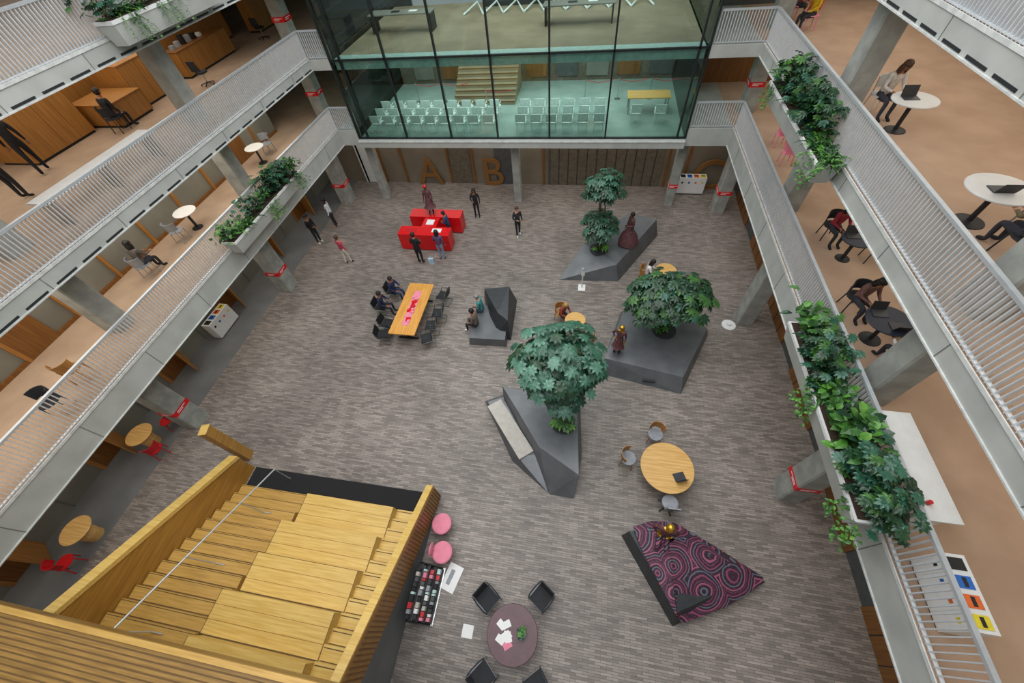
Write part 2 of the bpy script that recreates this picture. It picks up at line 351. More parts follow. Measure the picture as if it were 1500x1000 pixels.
# ---------------------------------------------------------------- tribune
b=MB();R,Tt=.165,.31;y0=2.3
for i in range(24):
    ya=y0-i*Tt;yb=ya-Tt;z=(i+1)*R
    b.box(-10.85,-8.28,yb,ya,0,z,M_oakx);b.box(-5.14,-4.1,yb,ya,0,z,M_oakx2)
    b.box(-5.12,-4.12,ya-.07,ya-.05,z,z+.003,M_groove);b.box(-10.85,-8.28,ya-.035,ya-.02,z,z+.003,M_groove)
    b.box(-5.12,-4.12,yb,yb+.02,z,z+.004,M_groove);b.box(-10.85,-8.28,yb,yb+.025,z,z+.004,M_groove)
for k in range(8):
    ya=y0-.02-k*3*Tt;z=(3*k+3)*R+.03
    xl=-8.28+(.0 if k%2 else .12);xr=-5.14
    b.box(xl,xr,ya-3*Tt,ya,0,z,M_oakx2);b.box(xl,xr,ya-3*Tt,ya-3*Tt+.03,z,z+.004,M_groove)
    for q in (1,2): b.box(xl,xr,ya-q*Tt,ya-q*Tt+.012,z,z+.003,M_oaky)
    b.box(xl,xl+.012,ya-3*Tt,ya,z,z+.004,M_groove);b.box(xr-.012,xr,ya-3*Tt,ya,z,z+.004,M_groove)
sl=R/Tt
def tp(y,off): return off+(2.95-y)*sl
for x0,x1 in ((-11.15,-10.85),(-4.12,-3.92)):
    b.xprism([(2.95,0),(2.95,.99),(-4.6,tp(-4.6,.99)),(-4.6,0)],x0+.03,x1-.03,M_oaky if x0<-8 else M_gfloor)
    b.xprism([(2.97,.9),(2.97,1.04),(-4.6,tp(-4.6,1.04)),(-4.6,tp(-4.6,.9))],x0,x1,M_oakx2)
b.xprism([(2.96,0),(2.96,1.0),(-4.6,tp(-4.6,1.0)),(-4.6,tp(-4.6,-.15)),(2.6,0)],-3.95,-3.91,M_oaky)
y=2.9
while y>-4.5:
    b.box(-3.905,-3.89,y,y+.03,max(0,tp(y,-.13)),tp(y,.86),M_oakd);y-=.1
b.build('wooden_tribune_stairs')
b=MB();b.box(-10.82,-4.14,2.33,2.97,.003,.022,M_mat);b.build('entrance_mat')
b=MB();hx=-9.35
b.tube([(hx,2.75,.025),(hx,2.75,.98),(hx,-4,.98+6.75*sl)],.022,M_handr,8)
for i in (2,7,12,17):
    yy=y0-i*Tt-.15;zz=(i+1)*R+.006;b.tube([(hx,yy,zz),(hx,yy,tp(yy,.9)+.0)],.016,M_handr,6);b.tube([(hx,yy,zz+.02),(hx+.28,yy,zz+.02)],.014,M_handr,6)
b.build('stair_handrail')
b=MB();b.box(-12.6,-2.9,-7,-1.15,5.5,6,M_oakb)
for i in range(80): b.box(-12.6,-2.9,-1.2-i*.07,-1.185-i*.07,6,6.008,M_groove)
b.box(-12.6,-2.9,-1.2,-1.12,5.98,6.05,M_oakx)
b.build('wooden_bridge_parapet')
b=MB();b.box(-.12,.12,-.17,.17,0,2.3,M_oaky);b.box(-.13,.13,-.18,.18,2.3,2.33,M_oakx2);b.build('wooden_signpost',(-11.35,3.3,0),15,bevel=.01)
# ---------------------------------------------------------------- faceted benches
b=MB()
b.hull([(-4.35,9.1,0),(-2.75,9.15,0),(-2.9,11,0),(-4.4,11,0),(-4.3,9.15,.42),(-2.8,9.2,.42),(-2.9,11,.42),(-4.35,11,.42)],M_plant)
b.hull([(-4.25,11.75,0),(-2.72,11.8,0),(-2.62,9.5,0),(-3.35,9.6,0),(-4.05,11.45,1.0),(-2.95,11.55,1.12),(-2.72,9.75,1.0),(-3.2,10.1,1.05),(-3.6,10.9,.75)],M_pdark)
b.build('faceted_bench',bevel=.008)
b=MB()
b.hull([(-.96,13.26,0),(1.78,13.39,0),(3.73,16.83,0),(2.3,17.7,0),(-.1,15.3,0),(1.62,13.65,.8),(3.5,16.85,.95),(2.2,17.35,.9),(.1,15.0,.8),(-.2,14.2,.45)],M_plant)
b.lathe((.8,14.6,.8),[(.42,0),(.42,.06),(.36,.06)],M_pdark);b.lathe((.8,14.6,.8),[(.36,.0),(.36,.05)],M_soil)
b.build('faceted_planter_bench',bevel=.008)
b=MB()
b.hull([(1.2,8.24,0),(4.04,7.7,0),(5.35,10.6,0),(3.9,11.9,0),(1.9,11.5,0),(1.2,8.6,.6),(4.02,8.1,.55),(5.15,10.5,.55),(3.85,11.4,.62),(1.95,11.1,.6),(3.9,10.0,.72)],M_plant)
b.lathe((3.45,10.1,.6),[(.45,0),(.45,.14),(.38,.14)],M_pdark);b.lathe((3.45,10.1,.62),[(.38,.0),(.38,.1)],M_soil)
b.box(2.65,3.1,7.95,8.02,.2,.27,M_vent)
b.build('faceted_planter_bench',bevel=.008)
b=MB()
b.hull([(-2.55,7.1,0),(-2.3,6.2,0),(-1,4.5,0),(-.37,3.48,0),(.4,3.45,0),(.58,4.95,0),(.42,6.9,0),(-2.45,6.85,.75),(-1.75,5.95,.75),(-.85,4.75,.72),(.28,6.55,.78),(.5,4.0,.72),(-.05,3.95,.4)],M_plant)
b.hull([(-3.15,6.55,0),(-2.3,7.0,0),(-.85,4.6,0),(-.4,3.5,0),(-1.75,4.4,0),(-2.95,6.35,.36),(-2.3,6.7,.36),(-.9,4.6,.36),(-1.6,4.5,.36)],M_plant)
b.M=T(-1.95,5.42,0,-51);b.box(-1.15,1.15,-.3,.26,.36,.45,M_seat);b.M=Matrix()
b.lathe((-.15,5.65,.72),[(.4,0),(.4,.08),(.34,.08)],M_pdark);b.lathe((-.15,5.65,.74),[(.34,.0),(.34,.05)],M_soil)
b.build('faceted_planter_bench',bevel=.008)
b=MB()
b.hull([(1.88,2.6,0),(3.19,.58,0),(5.75,1.99,0),(3.4,3.1,0),(2.0,2.6,.72),(3.15,.85,.62),(5.2,1.95,.35),(3.2,2.95,.7)],M_pdark)
nr,na=8,48;C=Vector((2.95,2.55,1.0));poly=[Vector(p) for p in ((2.1,2.72,.76),(2.35,2.1,.75),(3.15,.78,.66),(3.35,.66,.25),(4.5,1.2,.3),(5.5,1.85,.2),(5.6,2.05,.3),(4.4,2.6,.45),(3.3,3.05,.6),(2.6,2.95,.78))]
def pp(t):
    t*=len(poly);i=int(t)%len(poly);f=t-int(t);return poly[i].lerp(poly[(i+1)%len(poly)],f)
vs=[];fs=[]
for j in range(nr+1):
    q=j/nr
    for i in range(na):
        e=pp(i/na);p=C.lerp(e,.08+.92*q);p.z=C.z*(1-q)**2+(.78+(e.z-.78)*q**2)*(1-(1-q)**2)+.03*math.sin(i*1.57)*q*(1.2-q)+.012
        vs.append(tuple(p))
for j in range(nr):
    for i in range(na): fs.append((j*na+i,j*na+(i+1)%na,(j+1)*na+(i+1)%na,(j+1)*na+i))
b.add(vs,fs,M_fab)
b.build('faceted_bench_with_cloth')
# ---------------------------------------------------------------- red desk
b=MB()
b.box(-9.35,-6.65,14.9,15.6,.05,.98,M_red);b.box(-9.2,-6.4,16.4,17.1,.05,.98,M_red);b.box(-8.3,-7.5,15.6,16.4,.05,.94,M_red)
for a in ((-9.25,-6.75,15.0,15.5),(-9.1,-6.5,16.5,17.0),(-8.2,-7.6,15.4,16.6)): b.box(*a,0,.05,M_vent)
b.box(-7.6,-7.1,15.15,15.45,.98,1.0,M_paper);b.box(-8.1,-7.7,15.8,16.2,.94,.97,M_paper);b.box(-9.0,-8.4,15.1,15.4,.98,.985,M_redc)
b.build('red_reception_desk',bevel=.03)
# ---------------------------------------------------------------- tables
b=MB();b.box(-.58,.58,-1.48,1.48,.7,.75,M_table)
for sy in (-1.1,1.1):
    b.box(-.45,.45,sy-.04,sy+.04,.0,.05,M_black);b.box(-.05,.05,sy-.04,sy+.04,.05,.7,M_black);b.box(-.45,.45,sy-.03,sy+.03,.66,.7,M_black)
b.box(-.16,.16,-1.0,1.0,.75,.757,M_pink)
for i in range(16):
    a=random.uniform(-.95,.95);c=random.choice([M_pink,M_red,M_pink,M_redc]);b.M=T(random.uniform(-.12,.12),a,.757,random.uniform(0,90));b.box(-.1,.1,-.06,.06,0,random.uniform(.01,.05),c)
b.M=Matrix();b.build('long_wooden_table',(-7.1,10.28,0),0,bevel=.006)
def rtable(name,x,y,z,r,m,h=.75,drum=False):
    b=MB();b.lathe((0,0,h-.04),[(r-.015,0),(r,.012),(r,.03),(r-.01,.04)],m,40)
    if drum: b.lathe((0,0,0),[(r*.5,0),(r*.55,.3),(r*.5,h-.04)],m,24)
    else:
        b.lathe((0,0,.03),[(.05,0),(.05,h-.07)],M_black,12);b.lathe((0,0,0),[(r*.5,0),(r*.48,.02),(.06,.05)],M_black,24)
    return b.build(name,(x,y,z))
rtable('round_wooden_table',3.17,4.6,0,.8,M_rtab);rtable('round_plum_table',-.93,-.25,0,.65,M_plum)
rtable('round_wooden_table',-.02,10.27,0,.42,M_rtab);rtable('round_wooden_table',3.75,13.5,0,.45,M_rtab)
rtable('round_wooden_table',-15.45,3.3,0,.45,M_rtab,drum=True);rtable('round_wooden_table',-15.1,.1,0,.45,M_rtab,drum=True)
rtable('round_white_table',7.85,11.95,L2,.5,M_white);rtable('round_white_table',7.75,8.05,L2,.55,M_white)
M_navy=mat('navy_top','#232a3a',.5)
rtable('round_navy_table',7.8,10.4,L1,.4,M_navy);rtable('round_navy_table',7.5,7.3,L1,.5,M_navy)
for x,y in ((-15.2,10.6),(-15.2,15.5)): rtable('round_white_table',x,y,L1,.42,M_white)
def cantchair(name,x,y,z,rot,ms,mf):
    b=MB()
    b.box(-.23,.23,-.22,.24,.43,.47,ms)
    vs=[(-.22,-.24,.5),(.22,-.24,.5),(.22,-.3,.85),(-.22,-.3,.85),(-.22,-.21,.5),(.22,-.21,.5),(.22,-.27,.86),(-.22,-.27,.86)]
    b.add(vs,[(0,1,2,3),(4,7,6,5),(0,4,5,1),(1,5,6,2),(2,6,7,3),(3,7,4,0)],ms)
    for s in (-1,1):
        b.tube([(s*.25,-.3,.86),(s*.25,-.22,.44),(s*.25,.24,.42),(s*.25,.26,.04),(s*.25,-.28,.02)],.016,mf,6)
        b.tube([(s*.25,-.26,.66),(s*.27,-.1,.67),(s*.27,.15,.66),(s*.25,.24,.42)],.016,ms,6)
    b.tube([(-.25,-.28,.02),(.25,-.28,.02)],.016,mf,6);b.tube([(-.25,.24,.42),(.25,.24,.42)],.013,mf,6)
    return b.build(name,(x,y,z),rot)
for x,y,r in ((-6.05,11.4,80),(-6.0,10.35,95),(-6.1,9.65,100),(-6.1,8.95,115),(-8.05,8.95,-80),(-8.1,9.55,-95),(-8.55,11.5,-90),(-8.75,10.5,-90)): cantchair('cantilever_chair',x,y,0,r,M_black,M_chrome)
for x,y,r in ((-1.75,.4,-125),(-.3,.65,145),(-1.55,-1.2,-40),(-.2,-1.15,40)): cantchair('cantilever_chair',x,y,0,r,M_blk2,M_grey)
def officechair(name,x,y,z,rot,ms):
    b=MB();b.lathe((0,0,.43),[(.2,0),(.24,.02),(.24,.06),(.2,.08)],ms,16)
    b.hull([(-.2,-.24,.55),(.2,-.24,.55),(-.2,-.19,.55),(.2,-.19,.55),(-.18,-.3,.92),(.18,-.3,.92),(-.18,-.26,.92),(.18,-.26,.92)],ms)
    b.tube([(0,-.2,.47),(0,-.27,.6)],.02,M_black);b.tube([(0,0,.08),(0,0,.43)],.025,M_chrome)
    for i in range(5):
        a=i*1.2566;b.tube([(0,0,.1),(.27*math.cos(a),.27*math.sin(a),.06)],.018,M_black,5);b.ell((.27*math.cos(a),.27*math.sin(a),.03),(.03,.03,.03),M_black,6,4)
    return b.build(name,(x,y,z),rot)
officechair('office_chair',3.25,3.62,0,0,M_grey)
def shellchair(name,x,y,z,rot,ms,ml):
    b=MB();b.lathe((0,0,.43),[(.2,0),(.25,.015),(.24,.04)],ms,16)
    vs=[];fs=[];n=8
    for i in range(n+1):
        a=math.radians(190+160*i/n)
        for z_,r in ((.56,.24),(.86,.27)):
            vs+= [(r*math.cos(a),r*math.sin(a)-.0,z_),((r-.02)*math.cos(a),(r-.02)*math.sin(a),z_)]
    for i in range(n):
        o=i*4;p=o+4;fs+=[(o,p,p+2,o+2),(o+1,o+3,p+3,p+1),(o+2,p+2,p+3,o+3),(o,o+1,p+1,p)]
    fs+=[(0,2,3,1),(4*n,4*n+1,4*n+3,4*n+2)];b.add(vs,fs,ml)
    for sx,sy in ((-.17,.17),(.17,.17)): b.tube([(sx*1.15,sy*1.15,0),(sx,sy,.44)],.017,ml,6)
    for sx in (-.16,.16): b.tube([(sx*1.2,-.2,0),(sx,-.16,.44),(sx,-.19,.62)],.017,ml,6)
    return b.build(name,(x,y,z),rot)
shellchair('wooden_shell_chair',2.95,5.8,0,170,M_grey,M_oak);shellchair('wooden_shell_chair',2.05,4.85,0,-105,M_grey,M_oak)
shellchair('red_chair',-15.12,4.05,0,160,M_redc,M_redc);shellchair('red_chair',-14.75,2.95,0,60,M_redc,M_redc);shellchair('red_chair',-15.0,-.75,0,-10,M_redc,M_redc)
shellchair('wooden_shell_chair',-.65,10.85,0,-130,M_oak,M_oak);shellchair('wooden_shell_chair',.55,9.45,0,40,M_grey,M_oak)
for x,y,r,z,m in ((7.65,13.0,180,L2,M_white),(7.85,6.95,0,L2,M_blk2),(8.7,7.9,90,L2,M_grey),(7.6,11.4,180,L1,M_blk2),(7.3,8.35,180,L1,M_blk2),(7.6,6.3,0,L1,M_blk2),(8.4,7.3,90,L1,M_navy),(8.5,10.4,90,L1,M_navy),(7.8,20.0,180,L2,M_pink),(7.4,15.8,0,L1,M_pink),(7.5,17.2,0,L1,M_pink),(-15.1,7.9,0,L1,M_grey),(-13.9,3.7,30,L1,M_oak),(-13.6,2.7,200,L1,M_blk2),(-15.3,16.4,180,L1,M_grey),(-15.2,9.8,0,L1,M_grey)):
    shellchair('lounge_chair',x,y,z,r,m,m)
def stool(x,y,back=False):
    b=MB();b.lathe((0,0,.36),[(.27,0),(.3,.03),(.3,.09),(.27,.11)],M_pink,24);b.lathe((0,0,0),[(.2,0),(.19,.02),(.03,.03),(.03,.36)],M_chrome,16)
    if back: b.ell((-.3,0,.62),(.05,.2,.16),M_pink,12,8);b.tube([(-.2,0,.4),(-.29,0,.5)],.02,M_chrome)
    b.build('pink_stool',(x,y,0))
stool(-3.52,2.05);stool(-3.3,1.3,True)
b=MB()
for i in range(9): b.M=T(-.1+random.uniform(-.18,.15),random.uniform(-.25,.25),.001*i,random.uniform(0,180));b.box(-.08,.08,-.11,.11,0,.002,random.choice([M_paper,M_paper,M_pink]))
b.M=Matrix();b.build('paper_leaflets',(-.97,-.3,.751))
def laptop(x,y,z,rot):
    b=MB();b.box(-.17,.17,-.12,.12,0,.015,M_screen);b.hull([(-.17,.12,.015),(.17,.12,.015),(-.17,.2,.22),(.17,.2,.22),(-.17,.13,.015),(.17,.13,.015),(-.17,.21,.22),(.17,.21,.22)],M_black);b.build('laptop',(x,y,z+.001),rot)
laptop(3.5,4.35,.75,200);laptop(7.75,12.0,L2+.75,0);laptop(7.7,8.0,L2+.75,180);laptop(7.35,7.5,L1+.75,0);laptop(7.6,7.1,L1+.75,180);laptop(7.7,10.5,L1+.75,0)
b=MB()
for x in (-.3,.3): b.box(x-.015,x+.015,-.7,.7,.0,.05,M_chrome)
for yy in (-.68,.68):
    b.box(-.3,.3,yy-.015,yy+.015,.0,.05,M_chrome);b.hull([(-.28,yy-.015,0),(.28,yy-.015,0),(-.28,yy+.015,0),(.28,yy+.015,0),(-.28,yy-.015,.95),(-.2,yy-.015,.95),(-.28,yy+.015,.95),(-.2,yy+.015,.95)],M_black)
cols=[M_paper,M_blk2,M_redc,M_seat,M_pink,M_darkw,M_grey,M_black,M_paper,M_blk2,M_teal]
for r_ in range(4):
    x=.2-r_*.13;z=.12+r_*.23;b.box(x-.07,x+.07,-.66,.66,z-.02,z,M_black)
    yy=-.62
    while yy<.55:
        w=random.uniform(.05,.14);h=random.uniform(.12,.19);b.box(x-.05,x+.04,yy,yy+w,z,z+h,random.choice(cols));yy+=w+.02
b.build('magazine_rack',(-3.5,.25,0))
b=MB();b.box(-.22,.22,-.35,.35,.001,.01,M_paper);b.box(-.1,.02,-.2,.2,.01,.012,M_grey);b.build('white_floor_sheet',(-2.95,.75,0),-15)
b=MB();b.box(-.15,.15,-.15,.15,.001,.01,M_paper);b.build('white_floor_sheet',(-2.2,-.4,0))
b=MB();b.box(-.16,.16,-.2,.2,0,.015,M_paper);b.tube([(0,0,.01),(0,0,1.1)],.03,M_white,8);b.box(-.08,.08,-.06,.06,.8,1.15,M_white);b.ell((0,0,1.15),(.09,.09,.06),M_grey);b.build('sanitizer_stand',(.15,12.85,0))
b=MB();b.lathe((0,0,0),[(.27,0),(.27,.03),(.1,.05),(.08,.12)],M_white,24);b.build('round_white_base',(6.22,11.2,0))
def bins(x,y,z,rot,s=1):
    b=MB();b.box(-.7,.7,-.22,.22,.05,.95,M_white);b.box(-.66,.66,-.2,.2,0,.05,M_black)
    for i,m in enumerate((M_black,M_blue,M_org,M_yel)):
        c=-.51+i*.34;b.box(c-.12,c+.12,-.14,.14,.95,.965,m);b.box(c-.09,c+.09,-.04,.04,.965,.968,M_black);b.box(c-.16,c+.16,-.225,-.22,.1,.9,M_paper);b.box(c-.05,c+.05,-.23,-.225,.65,.75,m)
    o=b.build('recycling_bin_unit',(x,y,z),rot,bevel=.01);o.scale=(s,s,s)
bins(-16.05,8.9,0,90,.95);bins(5.6,20.75,0,0);bins(6.55,1.55,L1,-90,.78)
b=MB();b.box(6.3,6.95,2.6,4.75,.7,.75,M_white)
for yy in (2.7,4.6): b.box(6.36,6.9,yy,yy+.06,0,.7,M_white)
b.tube([(6.5,2.9,.75),(6.5,2.9,.85)],.04,M_redc,8)
b.build('white_counter',(0,0,L1))
def cabinet(x,y,z,w,d,h,top=False):
    b=MB();b.box(-d/2,d/2,-w/2,w/2,.08,h,M_oak);b.box(-d/2+.03,d/2-.03,-w/2+.03,w/2-.03,0,.08,M_black)
    n=max(1,int(w/.6))
    for i in range(n+1): b.box(d/2,d/2+.004,-w/2+i*w/n-.006,-w/2+i*w/n+.006,.1,h-.02,M_oakd)
    b.box(-d/2-.02,d/2+.03,-w/2-.02,w/2+.02,h,h+.03,M_oakd if top else M_oak)
    if top:
        for i in range(6): b.box(-.15,.05,-w/2+.3+i*.35,-w/2+.45+i*.35,h+.03,h+.03+random.uniform(.1,.35),random.choice([M_white,M_black,M_grey]))
    b.build('oak_cabinet',(x,y,z))
cabinet(-18.9,10.9,L2,2.4,1.6,2.2);cabinet(-17.9,13.1,L2,1.5,1.8,.75);cabinet(-18.3,14.8,L2,1.6,1.6,1.4);cabinet(-20.2,13.5,L2,3,.7,2.25)
cabinet(-17.9,18.6,L2,3.4,.7,.95,True);cabinet(-19.6,19.6,L2,6,.7,2.2);cabinet(-22.3,8.5,L2,4,.7,2.2);cabinet(-18.2,24.6,L2,3,.7,2.2)
b=MB();b.box(-.32,.32,-2.0,2.0,.7,.74,M_white)
for sy in (-1.8,0,1.8): b.box(-.28,.28,sy-.02,sy+.02,0,.7,M_chrome)
b.build('white_desk',(-13.9,8.6,L2))
officechair('office_chair',-17.0,22.0,L2,0,M_blk2);officechair('office_chair',-16.2,16.2,L2,0,M_blk2)
# ---------------------------------------------------------------- plants
def leaf(b,p,d,up,Ln,w,m,droop=.25):
    s=d.cross(up)
    if s.length<1e-3: s=Vector((1,0,0))
    s.normalize();n=s.cross(d).normalized()
    if n.z<0: n=-n
    q=[p+d*(Ln*t)-Vector((0,0,1))*(droop*Ln*t*t) for t in (0,.35,.7,1)]
    vs=[q[0],q[1]-s*w/2+n*w*.12,q[1]-n*0,q[1]+s*w/2+n*w*.12,q[2]-s*w*.45+n*w*.1,q[2],q[2]+s*w*.45+n*w*.1,q[3]]
    b.add([tuple(v) for v in vs],[(0,2,1),(0,3,2),(1,2,5,4),(2,3,6,5),(4,5,7),(5,6,7)],m)
def rv():
    while True:
        v=Vector((random.uniform(-1,1),random.uniform(-1,1),random.uniform(-1,1)))
        if .1<v.length<1: return v.normalized()
def palmate(b,c,n,R,mats,k=8):
    a=n.cross(Vector((0,0,1)) if abs(n.z)<.95 else Vector((1,0,0))).normalized();e=n.cross(a);ph=random.uniform(0,6)
    m=random.choice(mats)
    for i in range(k):
        t=ph+2*math.pi*i/k;d=(a*math.cos(t)+e*math.sin(t)+n*.15).normalized();leaf(b,c,d,n,R*random.uniform(.85,1.1),R*.46,m,.35)
def tree(base,clumps,mats,R=.27,trunks=3,low=True):
    b=MB();bx,by,bz=base
    for (c,r,n) in clumps:
        c=Vector(c)-Vector(base)
        for k in range(n):
            v=rv()
            if v.z<-.5: v.z*=-.5
            q=random.uniform(.5,1.05);p=c+Vector((v.x*r[0],v.y*r[1],v.z*r[2]))*q
            nn=(v*.7+Vector((0,0,.9))).normalized();palmate(b,p,nn,R*random.uniform(.75,1.2),mats)
            if k%5==0: b.tube([tuple(c-Vector((0,0,r[2]*.6))),tuple(c.lerp(p,.5)),tuple(p)],[.015,.012,.006],M_bark,5)
        for t in range(trunks):
            o=Vector((random.uniform(-.12,.12),random.uniform(-.12,.12),0));b.tube([tuple(o),tuple(o*2+Vector((c.x*.4,c.y*.4,c.z*.45))),tuple(c+o*2)],[.04,.035,.02],M_bark,7)
    if low:
        for k in range(14): palmate(b,Vector((random.uniform(-.3,.3),random.uniform(-.3,.3),random.uniform(.1,.4))),Vector((0,0,1)),.18,[M_leafB,M_leafC],6)
    b.build('potted_umbrella_tree',base)
tree((.8,14.6,.86),[((.75,14.75,2.0),(.8,.7,.8),170),((.72,14.8,3.8),(.85,.8,.75),190)],[M_leafA,M_leafD,M_leafA,M_leafD],.21)
tree((3.45,10.1,.76),[((3.3,10.2,2.5),(1.5,1.15,.85),400),((2.5,9.9,2.2),(.7,.7,.5),60)],[M_leafA,M_leafA,M_leafD,M_leafA,M_leafB],.23)
tree((-.15,5.65,.8),[((-.4,6.3,3.6),(1.32,1.2,1.1),360),((-.2,5.9,2.3),(.6,.6,.7),70)],[M_leafD,M_leafD,M_leafE,M_leafA],.23)
def planterbox(name,x0,x1,y0,y1,z,plants):
    b=MB();cx,cy=(x0+x1)/2,(y0+y1)/2;hx,hy=(x1-x0)/2,(y1-y0)/2
    b.hull([(-hx,-hy,.5),(hx,-hy,.5),(hx,hy,.5),(-hx,hy,.5),(-hx*.7,-hy+.1,0),(hx*.7,-hy+.1,0),(hx*.7,hy-.1,0),(-hx*.7,hy-.1,0)],M_fas)
    b.box(-hx-.01,hx+.01,-hy-.01,hy+.01,.46,.54,M_white);b.box(-hx+.04,hx-.04,-hy+.04,hy-.04,.54,.55,M_soil)
    for (t,kind,s) in plants:
        y=-hy+t*2*hy
        if kind=='palm':
            for k in range(int(95*s)):
                p=Vector((random.gauss(0,.19),y+random.gauss(0,.28),.6+random.uniform(.0,.75)*s));palmate(b,p,(rv()*.5+Vector((0,0,1))).normalized(),.14*s,[M_leafA,M_leafA,M_leafB,M_leafD])
            for k in range(4): b.tube([(0,y,.5),(random.gauss(0,.12),y+random.gauss(0,.12),1.1*s)],.015,M_bark,5)
        elif kind=='fern':
            for k in range(int(190*s)):
                a=random.uniform(0,6.28);e=random.uniform(.2,1.2);d=Vector((math.cos(a)*math.cos(e),math.sin(a)*math.cos(e),math.sin(e)));leaf(b,Vector((random.gauss(0,.1),y+random.gauss(0,.24),.55)),d,Vector((0,0,1)),.42*s*random.uniform(.6,1.2),.06,random.choice([M_leafB,M_leafA,M_leafC]),.6)
        elif kind=='broad':
            for k in range(int(120*s)):
                a=random.uniform(0,6.28);e=random.uniform(0,1.3);d=Vector((math.cos(a)*math.cos(e),math.sin(a)*math.cos(e),math.sin(e)));p=Vector((random.gauss(0,.14),y+random.gauss(0,.25),.6+random.uniform(0,.45)*s));leaf(b,p,d,Vector((0,0,1)),.26*s,.13*s,random.choice([M_leafB,M_leafC,M_leafA,M_leafB]),.3)
        elif kind=='trail':
            sx=1 if cx<0 else -1
            for q in range(9):
                yy=y+random.gauss(0,.25);p=Vector((sx*(hx+.02),yy,.56));pts=[tuple(p)]
                for k in range(7):
                    p=p+Vector((sx*random.uniform(0,.04),random.uniform(-.07,.07),-random.uniform(.04,.11)));pts.append(tuple(p));a=random.uniform(0,6.28)
                    leaf(b,p,Vector((math.cos(a),math.sin(a),.1)).normalized(),Vector((0,0,1)),.1,.06,random.choice([M_leafB,M_leafC]),.3)
                b.tube(pts,.006,M_leafB,4)
    b.build(name,(cx,cy,z))
planterbox('balcony_planter',-12.76,-12.2,9.2,14.0,4.35,[(.06,'broad',.9),(.2,'fern',1),(.36,'palm',.8),(.52,'broad',.8),(.68,'palm',1.1),(.82,'palm',1),(.95,'broad',1),(.5,'trail',1),(.9,'trail',1)])
planterbox('balcony_planter',-12.76,-12.2,10.5,15.0,10.3,[(.05,'palm',.8),(.2,'fern',1),(.35,'broad',1),(.5,'palm',.7),(.7,'fern',1),(.9,'broad',1),(.15,'trail',1),(.4,'trail',1)])
planterbox('balcony_planter',5.4,6.03,2.5,7.3,4.3,[(.07,'palm',1.0),(.17,'palm',1.1),(.35,'broad',1.3),(.5,'broad',.9),(.6,'fern',1),(.7,'palm',1),(.8,'palm',1),(.94,'broad',1.15),(.0,'trail',1),(.55,'trail',.8)])
planterbox('balcony_planter',5.45,6.03,10.0,15.0,7.0,[(.05,'fern',1),(.17,'fern',1),(.3,'palm',1.0),(.45,'palm',1.2),(.62,'palm',.9),(.8,'palm',1.15),(.93,'broad',1.1),(.05,'trail',1),(.9,'trail',1)])
b=MB();b.lathe((0,0,0),[(.08,0),(.1,.12),(.09,.12)],M_grey,12)
for k in range(10): palmate(b,Vector((random.gauss(0,.04),random.gauss(0,.04),.2)),(rv()*.6+Vector((0,0,1))).normalized(),.1,[M_leafD,M_leafC],6)
b.build('small_potted_plant',(-.68,-.2,.751))
